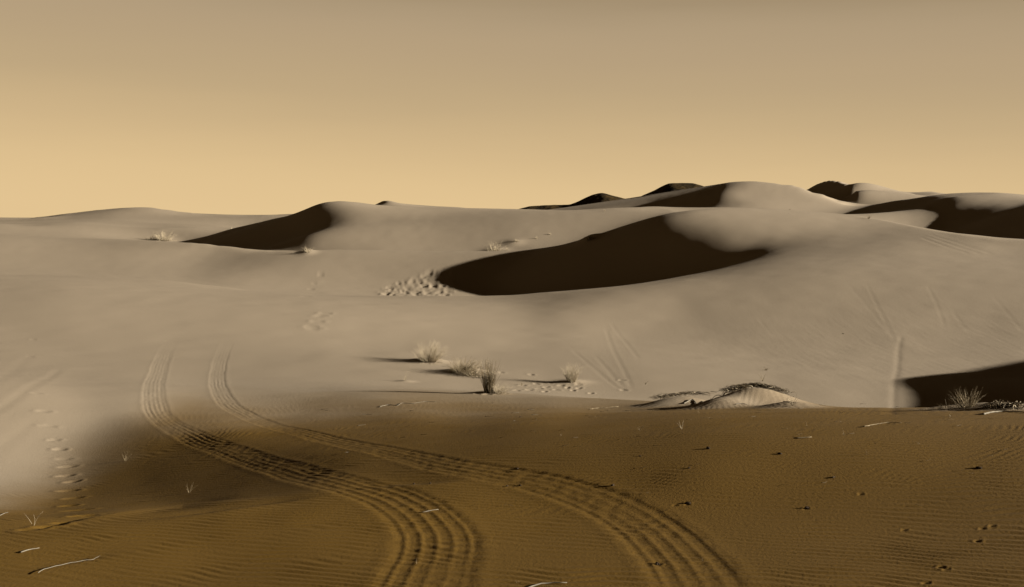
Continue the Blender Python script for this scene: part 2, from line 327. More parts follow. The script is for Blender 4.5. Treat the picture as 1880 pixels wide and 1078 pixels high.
# mounds of caught sand: (column, row of foot, height m, radius across m, radius along m)
for px, py, h, ra, rb in [(1388,748,.28,.66,.42),(1450,750,.09,.40,.35),(1322,748,.12,.42,.38),(1258,744,.12,.45,.36),(1210,741,.04,.30,.3),(858,684,.13,.5,.3),(790,664,.10,.45,.3),(895,722,.05,.3,.25),
                          (1795,752,.07,.6,.3),(1850,752,.08,.4,.3),(1050,702,.06,.35,.25),(300,441,.35,1.3,1.2),(908,461,.2,.9,.9),(1083,440,.3,.8,.8),(745,700,.03,.18,.15),(943,446,.2,.8,.6),(565,463,.2,.5,.6)]:
    p = hit(px, py); a, b = window(p.x, p.y, 3*max(ra, rb))
    if py > 740: MOUNDS.append((p.x, p.y, max(ra, rb)*1.5))
    Z[a,b] += h*np.exp(-((X[a,b]-p.x)/ra)**2 - ((Y[a,b]-p.y)/rb)**2)

# tyre tracks
DZ = np.zeros_like(Z)
def groove(P, prof, reach, fade0=.0, fade1=.0):
    P = spline([tuple(q) for q in P], .08); best = {}
    A = np.array([(q.x, q.y) for q in P]); L = np.concatenate([[0], np.cumsum(np.hypot(*np.diff(A, axis=0).T))])
    dist = np.full(Z.shape, 1e9); sgn = np.zeros(Z.shape); al = np.zeros(Z.shape)
    for k in range(0, len(A)-1):
        mx, my = (A[k]+A[k+1])/2; a, b = window(mx, my, reach+.1)
        dx, dy = A[k+1]-A[k]; l2 = dx*dx+dy*dy+1e-12
        qx, qy = X[a,b]-A[k,0], Y[a,b]-A[k,1]
        t = np.clip((qx*dx+qy*dy)/l2, 0, 1); ex, ey = qx-t*dx, qy-t*dy; dd = np.hypot(ex, ey)
        s = np.sign(qx*dy-qy*dx)*dd
        m = dd < dist[a,b]
        dist[a,b] = np.where(m, dd, dist[a,b]); sgn[a,b] = np.where(m, s, sgn[a,b]); al[a,b] = np.where(m, L[k]+t*math.sqrt(l2), al[a,b])
    ii = np.nonzero(dist < reach)
    s, l = sgn[ii], al[ii]
    f = 1.0
    if fade0: f = f*smooth(0, fade0, l)
    if fade1: f = f*(1-smooth(L[-1]-fade1, L[-1], l))
    DZ[ii] += prof(s, l, X[ii], Y[ii])*f
def tyre(hw, depth, wl, amp, ph):
    def prof(s, l, x, y):
        s = s/(.72+.33*smooth(11, 6.5, y)); s = s + .014*vnoise(l*1.6, s*0+ph, 3) + .006*vnoise(l*6, s*3+ph, 5)
        a = np.abs(s)
        pan = -depth*(1-smooth(hw*.75, hw, a)) + depth*.45*np.exp(-((a-hw*1.12)/(.045))**2)
        ang = 2*math.pi*s/wl+ph; rib = amp*(.75+.35*vnoise(x*1.1, y*1.1, 77))*(np.cos(ang)+.3*np.cos(2*ang))*(1-smooth(hw*.8, hw*1.1, a))*(.65+.5*vnoise(l*1.3, s*4+ph, 9))
        tread = .002*vnoise(l*16, s*14, 11)*(1-smooth(hw*.9, hw*1.2, a))
        return pan + rib + tread
    return prof
left = [(330,606),(318,622),(298,660),(285,700),(283,738),(303,772),(350,800),(420,828),(500,854),(580,877),(650,894),(715,914),(768,942),(796,975),(802,1010),(790,1045),(765,1090),(745,1130)]
right = [(432,606),(420,625),(406,660),(400,700),(414,735),(455,763),(530,788),(620,810),(720,831),(820,853),(920,872),(1000,887),(1080,912),(1150,945),(1207,985),(1250,1030),(1280,1075),(1300,1120)]
groove([hit(*p) for p in left], tyre(.27, .003, .098, .0029, .4), .55, 6.5, .8)
groove([hit(*p) for p in right], tyre(.25, .003, .10, .0024, 1.9), .5, 7.0, .8)
# older, half blown-out tracks on the left slope and the far dunes
soft = lambda w, h: (lambda s, l, x, y: -h*np.exp(-(s/w)**2) + h*.5*np.exp(-((np.abs(s)-1.7*w)/w)**2))
groove([hit(*p) for p in [(-30,762),(0,750),(40,722),(75,700),(110,676)]], soft(.09, .0025), .5, 0, 1.0)
groove([hit(*p) for p in [(-30,712),(0,694),(40,665),(70,645)]], soft(.12, .0015), .5, 0, 1.0)
groove([hit(*p) for p in [(-30,850),(0,822),(50,780),(85,755)]], soft(.10, .0015), .5, 0, 1.0)
for o in (0, 9): groove([hit(*p) for p in [(1345,484-o),(1375,473-o),(1410,462-o),(1440,455-o)]], soft(.12, .012), 1.0, 1.0, 1.0)
for o in (0, 7, 14): groove([hit(*p) for p in [(1700-o,430+o*.3),(1760-o*2,447+o*.3),(1826-o*3,467)]], soft(.10, .010), .8, 1.0, .5)
# sand slides on the right-hand face: a deep chute and finer flow lines
groove([hit(*p) for p in [(1655,615),(1650,640),(1647,680),(1641,720),(1636,760)]], (lambda s, l, x, y: -.006*np.exp(-(s/.08)**2)), .8, .5)
for P in [[(1555,520),(1580,548),(1612,586),(1648,630)],[(1590,520),(1615,570),(1645,625)],[(1745,565),(1770,600),(1785,615)],[(1820,540),(1850,575),(1880,610)],[(1112,600),(1135,660),(1160,715)],[(1120,590),(1150,630),(1175,660)],
          [(1050,640),(1100,685),(1145,720)],[(1390,580),(1405,600),(1420,610)],[(1090,650),(1125,690),(1150,715)],[(1700,520),(1720,560),(1735,600)]]:
    groove([hit(*p) for p in P], soft(.06, .0018), .5, .8, .5)

# footprints
def print_at(p, a=.15, b=.07, h=.05, ang=0.0):
    r = max(a, b)*3.2; wi = window(p.x, p.y, r)
    c, s = math.cos(ang), math.sin(ang); ex, ey = X[wi]-p.x, Y[wi]-p.y
    q = ((ex*c+ey*s)/a)**2 + ((-ex*s+ey*c)/b)**2
    DZ[wi] += -h*np.exp(-q**1.4) + h*.35*np.exp(-((np.sqrt(q)-1.5)/.4)**2)
for k, (px, py) in enumerate([(62,623),(55,655),(50,687),(67,722),(80,755),(88,782),(100,808),(110,826),(118,843),(124,857),(120,874),(133,885),(125,902),(134,915),(126,929),(142,937),(152,946),(122,957),(92,966),(60,972)]):
    print_at(hit(px, py), R.uniform(.07,.11), R.uniform(.04,.07), R.uniform(.008,.012) if py < 800 else R.uniform(.010,.018), R.uniform(0,.6))
for px, py in [(577,603),(583,590),(588,580),(570,600),(597,575),(572,531),(588,505),(580,520),(560,545)]: print_at(hit(px, py), .20, .12, .022, .5)
for px, py in [(948,717),(960,708),(972,716),(985,705),(990,714),(1003,711),(1012,702),(1022,716),(1030,708),(1042,712),(1052,717),(1062,706),(975,688),(920,684),(1063,713),(1000,719),(1085,722),(1145,716),(1142,698),(880,722),(895,724),(925,722)]: print_at(hit(px, py), .08, .05, .02, R.uniform(0,3))
for k in range(150):
    t = R.random(); px = 702+125*t; py = 542-R.random()**1.3*(12+30*min(1, t*1.4))
    print_at(hit(px, py, 43.5), R.uniform(.16,.30), R.uniform(.10,.17), R.uniform(.02,.038), R.uniform(.2,1.0))
for px, py in [(1660,972),(1795,993),(1804,970),(1822,965),(1728,1043),(1737,1046),(1480,933),(1240,927),(1262,925),(1208,1037),(1700,1072),(1580,907)]: print_at(hit(px, py), .022, .016, .006, .3)
# low wind-cut shelves running across the foreground
shelf = lambda h: (lambda s, l, x, y: h*np.tanh(s/.05)*np.exp(-(s/.28)**2)*(.6+.6*vnoise(l*1.1, s*2, 21)))
for P, h in [([(-30,985),(90,968),(200,945),(330,928),(450,917),(560,905),(650,896),(760,890)],.022),([(180,965),(330,948),(480,928),(640,905)],.012),([(-20,1048),(60,1046),(150,1030),(260,1012)],.02),
             ([(620,900),(720,893),(800,888),(880,880)],.028),([(-20,1005),(80,990),(160,980)],.015)]:
    groove([hit(*p) for p in P], shelf(h), .5, 1.0, 1.0)
# wind ripples, too shallow to matter far off
near = np.exp(vf)[None] < 26
jn = int(near.sum())
xs, ys = X[:,:jn], Y[:,:jn]
def ripples(x, y):
    wx = x + .22*vnoise(x*.7, y*.7, 31) + .08*vnoise(x*3, y*3, 32); wy = y + .16*vnoise(x*.6+9, y*.6, 33) + .035*vnoise(x*3.7, y*3.7, 34)
    ph = (wx*.42 + wy)*2*math.pi/.092 + 1.0*vnoise(x*1.7, y*1.3, 36)
    h = np.sin(ph); h = h + .22*np.sin(2*ph+.8)
    amp = np.clip(.65 + .4*vnoise(x*.55, y*.8, 35) + .45*vnoise(x*4, y*5, 37), .06, 1.3)
    return h*amp
calm = 1-smooth(14, 20, ys)
calm = calm*(.25+.75*smooth(-5.2, -3.2, xs+ .15*(ys-10)))
rip = .0042*ripples(xs, ys)*calm
Z += DZ
Z[:,:jn] += rip*(1-.6*np.clip(np.abs(DZ[:,:jn])/.01, 0, 1))
Z += .006*vnoise(X*1.3, Y*1.3, 41) + .007*vnoise(X*.35, Y*.35, 42)*smooth(8, 25, Y)

# rows behind the camera close the sheet
nb = 24
back = []
for k in range(nb, 0, -1):
    yy = 1.5 - .5*(1.26**k-1); sc = 1.5*(1+.5*(1.3**k-1))
    zb = Z[:,0]*math.exp(-k*.35) + (-1.35+.25*np.sin(uf*2))*(1-math.exp(-k*.35))
    back.append((uf*sc, np.full(len(uf), yy), zb))
X = np.concatenate([np.stack([b[0] for b in back], 1), X], 1); Y = np.concatenate([np.stack([b[1] for b in back], 1), Y], 1); Zall = np.concatenate([np.stack([b[2] for b in back], 1), Z], 1)
n0, n1 = X.shape
me = bpy.data.meshes.new('desert_sand')
co = np.stack([X, Y, Zall], -1).reshape(-1, 3).astype(np.float32)
idx = np.arange(n0*n1).reshape(n0, n1)
fq = np.stack([idx[:-1,:-1], idx[1:,:-1], idx[1:,1:], idx[:-1,1:]], -1).reshape(-1, 4).astype(np.int32)
me.vertices.add(len(co)); me.vertices.foreach_set('co', co.ravel())
me.loops.add(fq.size); me.loops.foreach_set('vertex_index', fq.ravel())
me.polygons.add(len(fq)); me.polygons.foreach_set('loop_start', np.arange(0, fq.size, 4, dtype=np.int32)); me.polygons.foreach_set('loop_total', np.full(len(fq), 4, np.int32))
me.polygons.foreach_set('use_smooth', np.ones(len(fq), bool))
me.update(calc_edges=True)
X = X[:,nb:]; Y = Y[:,nb:]
sand = bpy.data.objects.new('desert_sand', me); COL.objects.link(sand)
sand['kind'] = 'structure'; sand['label'] = 'wind rippled desert sand rolling up into pale dunes with dark shaded slip faces'

# ---------------------------------------------------------------- materials
def new_mat(name):
    m = bpy.data.materials.new(name); m.use_nodes = True; m.node_tree.nodes.clear(); return m, m.node_tree
def mnode(nt, op, a, b=None, c=None, clamp=False):
    n = N(nt, 'ShaderNodeMath', operation=op, use_clamp=clamp)
    for k, v in enumerate((a, b, c)):
        if v is None: continue
        if isinstance(v, (int, float)): n.inputs[k].default_value = v
        else: nt.links.new(v, n.inputs[k])
    return n.outputs[0]
def sand_material():
    m, nt = new_mat('dune_sand')
    tc = N(nt, 'ShaderNodeTexCoord'); pos = tc.outputs['Object']
    sp = N(nt, 'ShaderNodeSeparateXYZ'); nt.links.new(pos, sp.inputs[0])
    def noise(scale, detail=3, rough=.5, vec=pos):
        n = N(nt, 'ShaderNodeTexNoise'); n.inputs['Scale'].default_value = scale; n.inputs['Detail'].default_value = detail; n.inputs['Roughness'].default_value = rough
        nt.links.new(vec, n.inputs['Vector']); return n.outputs['Fac']
    # darker, browner tone painted on the front flat for grazing light; dunes stay pale
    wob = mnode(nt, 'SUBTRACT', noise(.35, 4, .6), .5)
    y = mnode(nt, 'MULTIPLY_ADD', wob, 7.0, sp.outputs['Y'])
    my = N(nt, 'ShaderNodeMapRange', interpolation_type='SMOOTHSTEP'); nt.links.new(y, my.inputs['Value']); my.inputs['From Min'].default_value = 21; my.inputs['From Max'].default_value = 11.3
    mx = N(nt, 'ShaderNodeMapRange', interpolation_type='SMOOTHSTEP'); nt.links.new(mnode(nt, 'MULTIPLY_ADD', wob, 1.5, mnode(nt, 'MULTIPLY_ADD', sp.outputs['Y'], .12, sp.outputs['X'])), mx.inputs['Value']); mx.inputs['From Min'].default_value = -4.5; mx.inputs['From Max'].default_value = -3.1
    grazing_tone = mnode(nt, 'MULTIPLY', my.outputs[0], mx.outputs[0])
    for (mx_, my_, rr) in MOUNDS:
        vd = N(nt, 'ShaderNodeVectorMath', operation='DISTANCE'); nt.links.new(pos, vd.inputs[0]); vd.inputs[1].default_value = (mx_, my_, gz(mx_, my_))
        mr = N(nt, 'ShaderNodeMapRange', interpolation_type='SMOOTHSTEP'); nt.links.new(mnode(nt, 'MULTIPLY_ADD', wob, .5, vd.outputs['Value']), mr.inputs['Value']); mr.inputs['From Min'].default_value = rr*.55; mr.inputs['From Max'].default_value = rr*1.15; mr.inputs['To Min'].default_value = .35
        grazing_tone = mnode(nt, 'MULTIPLY', grazing_tone, mr.outputs[0])
    fleck = mnode(nt, 'MULTIPLY_ADD', noise(60, 2, .7), .3, .85)
    patch = mnode(nt, 'MULTIPLY_ADD', noise(.5, 4, .55), .06, .97)
    mix = N(nt, 'ShaderNodeMix', data_type='RGBA'); nt.links.new(grazing_tone, mix.inputs['Factor'])
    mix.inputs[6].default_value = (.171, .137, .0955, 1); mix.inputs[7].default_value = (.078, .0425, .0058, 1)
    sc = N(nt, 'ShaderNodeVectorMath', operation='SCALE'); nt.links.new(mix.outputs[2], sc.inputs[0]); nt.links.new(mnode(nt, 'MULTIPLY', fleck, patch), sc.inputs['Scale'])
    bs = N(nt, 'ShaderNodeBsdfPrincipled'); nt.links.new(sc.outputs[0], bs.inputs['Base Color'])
    bs.inputs['Roughness'].default_value = .95; bs.inputs['Specular IOR Level'].default_value = .08
    # bump: grains, plus ripples on the dunes beyond the mesh detail, plus slip-face streaks
    b1 = N(nt, 'ShaderNodeBump'); b1.inputs['Strength'].default_value = .35; b1.inputs['Distance'].default_value = .01; nt.links.new(noise(45, 4, .65), b1.inputs['Height'])
    mp = N(nt, 'ShaderNodeMapping'); nt.links.new(pos, mp.inputs['Vector']); mp.inputs['Rotation'].default_value = (0, 0, .55); mp.inputs['Scale'].default_value = (3.2, .45, .45)
    b2 = N(nt, 'ShaderNodeBump'); b2.inputs['Distance'].default_value = .12
    fx = N(nt, 'ShaderNodeMapRange'); nt.links.new(sp.outputs['X'], fx.inputs['Value']); fx.inputs['From Min'].default_value = 2; fx.inputs['From Max'].default_value = 9; fx.inputs['To Max'].default_value = .07
    fy = N(nt, 'ShaderNodeMapRange'); nt.links.new(sp.outputs['Y'], fy.inputs['Value']); fy.inputs['From Min'].default_value = 20; fy.inputs['From Max'].default_value = 24
    fy2 = N(nt, 'ShaderNodeMapRange'); nt.links.new(sp.outputs['Y'], fy2.inputs['Value']); fy2.inputs['From Min'].default_value = 38; fy2.inputs['From Max'].default_value = 30
    nt.links.new(mnode(nt, 'MULTIPLY', mnode(nt, 'MULTIPLY', fx.outputs[0], fy.outputs[0]), fy2.outputs[0]), b2.inputs['Strength'])
    nt.links.new(noise(1.6, 5, .6, mp.outputs[0]), b2.inputs['Height']); nt.links.new(b1.outputs[0], b2.inputs['Normal'])
    nt.links.new(b2.outputs[0], bs.inputs['Normal'])
    o = N(nt, 'ShaderNodeOutputMaterial'); nt.links.new(bs.outputs[0], o.inputs['Surface'])
    return m
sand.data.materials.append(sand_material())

def simple_mat(name, c1, c2, scale=8, rough=.8, bump=0):
    m, nt = new_mat(name)
    tc = N(nt, 'ShaderNodeTexCoord'); n = N(nt, 'ShaderNodeTexNoise'); n.inputs['Scale'].default_value = scale; n.inputs['Detail'].default_value = 5
    nt.links.new(tc.outputs['Object'], n.inputs['Vector'])
    r = N(nt, 'ShaderNodeValToRGB'); r.color_ramp.elements[0].position = .35; r.color_ramp.elements[1].position = .65
    r.color_ramp.elements[0].color = (*c1, 1); r.color_ramp.elements[1].color = (*c2, 1)
    nt.links.new(n.outputs['Fac'], r.inputs[0])
    bs = N(nt, 'ShaderNodeBsdfPrincipled'); nt.links.new(r.outputs[0], bs.inputs['Base Color']); bs.inputs['Roughness'].default_value = rough; bs.inputs['Specular IOR Level'].default_value = .05
    if bump:
        b = N(nt, 'ShaderNodeBump'); b.inputs['Strength'].default_value = .8; b.inputs['Distance'].default_value = bump; nt.links.new(n.outputs['Fac'], b.inputs['Height']); nt.links.new(b.outputs[0], bs.inputs['Normal'])
    o = N(nt, 'ShaderNodeOutputMaterial'); nt.links.new(bs.outputs[0], o.inputs['Surface'])
    return m
M = dict(
    straw=simple_mat('dry_straw', (.17,.138,.09), (.28,.23,.155), 6),
    dark=simple_mat('dry_brown_grass', (.02,.013,.005), (.10,.072,.036), 5),
    mid=simple_mat('dry_grass', (.06,.044,.022), (.18,.14,.085), 7),
    root=simple_mat('dead_roots', (.010,.007,.003), (.045,.030,.014), 9),
    wood=simple_mat('bleached_wood', (.07,.06,.045), (.12,.105,.078), 20),
    twig=simple_mat('dry_twig', (.05,.035,.018), (.15,.12,.075), 12),
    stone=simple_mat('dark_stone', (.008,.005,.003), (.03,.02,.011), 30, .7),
    rock=simple_mat('dark_rock', (.005,.003,.0006), (.028,.017,.004), .22, 1.0, 1.2))

# ---------------------------------------------------------------- plants, sticks and stones
class MB:
    def __init__(s): s.v, s.f = [], []
    def tube(s, pts, r0, r1, n=3):
        base = len(s.v); m = len(pts)
        for k, p in enumerate(pts):
            t = (pts[min(k+1, m-1)]-pts[max(k-1, 0)]).normalized()
            a = t.cross(Vector((.3,.5,.81))).normalized(); b = t.cross(a)
            r = r0+(r1-r0)*k/(m-1)
            for q in range(n): s.v.append(p + (a*math.cos(2*math.pi*q/n)+b*math.sin(2*math.pi*q/n))*r)
        for k in range(m-1):
            for q in range(n): s.f.append((base+k*n+q, base+k*n+(q+1)%n, base+(k+1)*n+(q+1)%n, base+(k+1)*n+q))
        s.f.append(tuple(base+q for q in reversed(range(n)))); s.f.append(tuple(base+(m-1)*n+q for q in range(n)))
    def build(s, name, mat, parent=None, smooth_=True):
        me = bpy.data.meshes.new(name); me.from_pydata([tuple(q) for q in s.v], [], s.f); me.update()
        if smooth_: me.polygons.foreach_set('use_smooth', [True]*len(me.polygons))
        me.materials.append(mat); o = bpy.data.objects.new(name, me); COL.objects.link(o)
        if parent: o.parent = parent
        return o
def tag(o, label, cat, group=None):
    o['label'] = label; o['category'] = cat
    if group: o['group'] = group
    return o
def blade(mb, base, direc, length, droop, r, curl=0.0, seg=5):
    p = Vector(base); d = Vector(direc).normalized(); pts = [p.copy()]
    side = Vector((R.uniform(-1,1), R.uniform(-1,1), 0))*curl
    for k in range(seg):
        d = (d + Vector((0,0,-droop/seg)) + side/seg + Vector((d.x, d.y, 0))*droop*.4/seg).normalized()
        p = p + d*length/seg; pts.append(p.copy())
    mb.tube(pts, r, r*.25)
def tuft(px, py, hpx, wpx, n, mat, label, spread=.6, droop=.5, lean=(0,0), thick=1.0, name='grass_tuft', cat='grass', group='dry grass tufts on the dunes', dmin=3.0, skirt=None, brist=.15):
    p = on(px, py, dmin); s = p.y/FOC; H, Wd = hpx*s, wpx*s
    root = bpy.data.objects.new(name, None); COL.objects.link(root); root.location = (p.x, p.y, p.z-.01); tag(root, label, cat, group)
    r = max(.0018, .24*s)*thick
    mb = MB(); mb2 = MB()
    small = n < 41
    if small: mb2 = mb
    for k in range(n):
        a = R.uniform(0, 2*math.pi); q = R.random()**.6
        kk = .06 if small else 1
        bx, by = math.cos(a)*q*Wd*.28*kk, math.sin(a)*q*Wd*.22*kk
        bz = gz(p.x+bx, p.y+by)-p.z
        t = spread*q*R.uniform(.4, 1.25)
        dv = Vector((math.cos(a)*t+lean[0]+R.gauss(0, brist), math.sin(a)*t+lean[1]+R.gauss(0, brist), 1))
        blade(mb if R.random() < .8 else mb2, (bx, by, bz-.01), dv, H*R.uniform(.45, 1.12), droop*R.uniform(.4,1.4), r*R.uniform(.7,1.3), .3)
    if not small: mb.build('blades', M[mat], root)
    for k in range(max(3, n//6)):
        a = R.uniform(0, 2*math.pi); bx, by = math.cos(a)*Wd*.3, math.sin(a)*Wd*.25
        bz = gz(p.x+bx, p.y+by)-p.z
        blade(mb2, (0, 0, 0) if small else (bx*.6, by*.6, bz), (math.cos(a), math.sin(a), .25), Wd*R.uniform(.2,.5), .5, r*.9, .6)
    if small:
        bpy.data.objects.remove(root); o = mb.build(name, M[mat]); o.location = (p.x, p.y, p.z-.01); return tag(o, label, cat, group)
    mb2.build('dead_stalks', M[skirt or 'straw'], root)
    return root
tuft(787,662,38,54,380,'straw','bushy pale straw grass tuft, leftmost of the three big tufts in the valley',.85,.5,(.1,0))
tuft(850,682,30,62,300,'mid','low arching brown grass tuft between the bushy pale one and the tall upright one',1.1,.7,(.15,0))
tuft(866,690,20,50,140,'dark','small dark clump crouched against the left side of the tall upright tuft',1.1,.6,(-.2,0))
tuft(897,721,60,28,330,'dark','tall dark upright grass tuft casting a long thin shadow to the left',.16,.12,(.0,0),1.0,brist=.07)
tuft(915,722,26,40,110,'straw','short pale straw grass at the right foot of the tall dark tuft',.7,.5,(.3,0))
tuft(1049,701,36,24,200,'straw','small upright pale tuft standing alone on the slope right of the tall dark tuft',.35,.3)
tuft(743,699,19,10,10,'straw','tiny straw sprig on the sand left of the tall dark tuft',.4,.2)
tuft(300,441,20,40,140,'straw','wide bright bleached bush on the far crest at the left tip of the shaded slope',.9,.4,name='dry_bush',cat='bush',group='dry bushes on the far crests',thick=.9)
tuft(277,440,10,26,50,'mid','low grey brown bush just left of the bright bleached bush',1.0,.5,name='dry_bush',cat='bush',group='dry bushes on the far crests')
tuft(564,463,13,15,45,'straw','small bleached bush against the right end of the left shaded slip face',.8,.4,name='dry_bush',cat='bush',group='dry bushes on the far crests')
tuft(906,461,19,36,60,'straw','spiky bleached bush on the crest above the trampled sand',.8,.3,name='dry_bush',cat='bush',group='dry bushes on the far crests')
tuft(931,460,8,10,14,'straw','tiny bleached sprig right of the spiky bleached bush',.6,.3,name='dry_bush',cat='bush',group='dry bushes on the far crests')
tuft(948,444,7,22,40,'straw','low flat bush with a dark shadow in the sunlit bowl',1.2,.6,name='dry_bush',cat='bush',group='dry bushes on the far crests',dmin=72)
tuft(985,438,5,16,20,'straw','faint flat bush in the middle of the sunlit bowl',1.2,.6,name='dry_bush',cat='bush',group='dry bushes on the far crests',dmin=72)
tuft(1010,431,5,20,24,'straw','faint flat bush highest up in the sunlit bowl',1.2,.6,name='dry_bush',cat='bush',group='dry bushes on the far crests',dmin=72)
tuft(1084,440,10,24,60,'dark','dark low bush sitting on the rim of the big shaded slip face',1.0,.5,name='dry_bush',cat='bush',group='dry bushes on the far crests')
tuft(1595,404,9,12,26,'mid','brown little bush in the gap behind the big right dune',.8,.4,name='dry_bush',cat='bush',group='dry bushes on the far crests',dmin=58)
tuft(1450,385.5,3,8,10,'dark','dark speck of a bush on top of the big right dune',1.0,.4,name='dry_bush',cat='bush',group='dry bushes on the far crests')
tuft(1659,362,5,14,24,'mid','distant bush with a shadow on the skyline slope at the right',1.0,.4,name='dry_bush',cat='bush',group='dry bushes on the far crests',dmin=170)
tuft(1110,388,4,12,16,'straw','distant pale bush below the dark rocky hills',1.0,.4,name='dry_bush',cat='bush',group='dry bushes on the far crests')
tuft(1448,392,2,6,6,'mid','minute sprig on the pale top of the big right dune',1.0,.4,name='dry_bush',cat='bush',group='dry bushes on the far crests')
tuft(425,421,5,20,16,'straw','distant pale bush just above the rim of the left shaded slope',1.0,.4,name='dry_bush',cat='bush',group='dry bushes on the far crests',dmin=140)
tuft(1775,748,40,44,120,'mid','bushy grass tuft rising out of the dark shadow at the right edge',.7,.4,(-.1,0))
tuft(1740,750,18,60,60,'dark','low dark grass at the left foot of the bushy tuft in the shadow',1.2,.5)
tuft(1407,680,10,22,24,'dark','dark sprig half buried on the slope above the root covered mound',1.0,.5,(-.3,0))
tuft(1550,613,5,20,14,'dark','lone dark sprig high on the bright right-hand slope',.9,.5,(-.8,0))
sprigs = [(230,847,18,12,9,'sprig in the dark hollow between the footprints and the left tyre track'),(347,905,20,18,6,'thin curved sprig in the dark hollow near the bottom left'),(958,708,8,10,8,'sprig among the small footprints in the valley'),
          (1356,715,14,10,5,'thin straw on the right shoulder of the root covered mound'),(1455,745,30,24,9,'long straws sticking up at the right end of the root covered mound'),(1400,700,16,12,6,'straws on the very top of the root covered mound'),
          (1550,800,14,10,4,'sprig right of the root covered mound on the brown flat'),(1590,835,14,6,3,'single upright straw on the brown flat below the deep chute'),(1688,815,14,6,3,'upright straw on the brown flat under the shaded corner'),
          (1252,788,18,10,4,'bent straw on the brown flat under the left end of the mound'),(1482,783,10,6,3,'short straw on the brown flat under the right end of the mound'),(1745,765,12,6,3,'short straw near the ridge under the bushy shaded tuft'),
          (62,965,34,8,3,'tall thin straw at the left edge beside the last footprints'),(765,1035,12,10,3,'sprig standing in the left tyre track at the bottom'),(1030,800,6,8,5,'small sprig between the two crawling sand streaks'),
          (1283,758,8,5,3,'short straw below the middle of the root mounds'),(950,1070,10,6,3,'tiny straw beside the pale stick at the bottom'),(1175,790,12,24,5,'bent looping straw on the brown flat below the tall tuft'),
          (890,741,6,6,3,'tiny straw just below the tall dark tuft'),(905,741,6,6,3,'tiny straw below and right of the tall dark tuft'),(1185,706,10,12,4,'straw at the foot of the bright slope'),(1290,1030,10,14,3,'sprig beside the right tyre track at the bottom')]
for px, py, h, w_, n, lb in sprigs:
    p = on(px, py); s = p.y/FOC; mb = MB()
    for k in range(n): blade(mb, (R.uniform(-.05,.05)*w_*s, R.uniform(-.04,.04)*w_*s, -.01), (R.uniform(-.5,.5), R.uniform(-.4,.4), 1), h*s*R.uniform(.6,1.2), R.uniform(0,.9), max(.0014, .3*s), .5, 6)
    o = mb.build('grass_sprig', M['straw' if R.random()<.25 else 'mid']); o.location = p; tag(o, lb, 'sprig', 'thin sprigs on the brown flat')

def laid(pts_px, r, mat, name, label, cat, group=None, lift=0.004, jit=.0, n=6, dmin=3.0):
    P = [on(x, y, dmin) for x, y in pts_px]; c = P[len(P)//2].copy()
    Q = [p for p in spline([(p.x, p.y, 0) for p in P], .03)]
    out = []
    for k, q in enumerate(Q):
        out.append(Vector((q.x+R.gauss(0,jit), q.y+R.gauss(0,jit), gz(q.x, q.y)+lift+r*.6+abs(R.gauss(0,jit))*.5))-c)
    mb = MB(); mb.tube(out, r, r*.5, n)
    o = mb.build(name, M[mat]); o.location = c; return tag(o, label, cat, group)
laid([(697,748),(712,744),(730,745),(738,741),(760,741),(780,738),(801,739)], .0045, 'wood','driftwood_stick','long crooked bleached stick lying below the three big grass tufts','stick','sticks on the sand',jit=.002)
laid([(968,1082),(985,1076),(1005,1073),(1041,1072)], .0045, 'wood','driftwood_stick','smooth pale stick at the bottom edge between the tyre tracks','stick','sticks on the sand')
laid([(38,1016),(50,1012),(60,1010),(72,1008)], .0045, 'wood','driftwood_stick','short white stick near the bottom left edge','stick','sticks on the sand',jit=.001)
laid([(70,1056),(82,1049),(96,1045),(130,1037),(160,1032),(172,1031),(183,1024)], .0025, 'wood','driftwood_stick','long thin bent twig beside the low shelf at the bottom left','stick','sticks on the sand',jit=.001,lift=.012)
laid([(775,942),(790,939),(805,937)], .004, 'wood','driftwood_stick','short pale twig lying across the left tyre track','stick','sticks on the sand')
laid([(1082,752),(1098,750),(1115,749),(1135,747)], .005, 'twig','driftwood_stick','thin stick on the brown flat right of the tall dark tuft','stick','sticks on the sand',jit=.002)
laid([(1457,806),(1475,805),(1490,804)], .006, 'twig','driftwood_stick','short dark and pale stick right of centre on the brown flat','stick','sticks on the sand')
laid([(0,948),(8,944),(15,942)], .0045, 'wood','driftwood_stick','bit of white stick at the left edge beside the footprints','stick','sticks on the sand')
laid([(1805,762),(1825,758),(1850,757),(1890,759)], .010, 'wood','driftwood_stick','pale branch lying along the ridge at the right edge','stick','sticks on the sand',jit=.003)
laid([(1585,785),(1605,781),(1630,777),(1655,778)], .005, 'twig','driftwood_stick','twisted stick on the brown flat below the deep chute','stick','sticks on the sand',jit=.004)
laid([(1255,742),(1275,738),(1290,739)], .010, 'wood','driftwood_stick','pale stick leaning on the left root mound','stick','sticks on the sand',jit=.002)
laid([(1305,719),(1318,720),(1332,713)], .0045, 'wood','driftwood_stick','white stick bridging the two root mounds','stick','sticks on the sand',jit=.002)
laid([(1350,743),(1362,742),(1372,744)], .006, 'wood','driftwood_stick','short white stick at the foot of the big root mound','stick','sticks on the sand')
laid([(1438,738),(1450,739),(1462,741)], .006, 'wood','driftwood_stick','white stick at the lower right of the big root mound','stick','sticks on the sand')

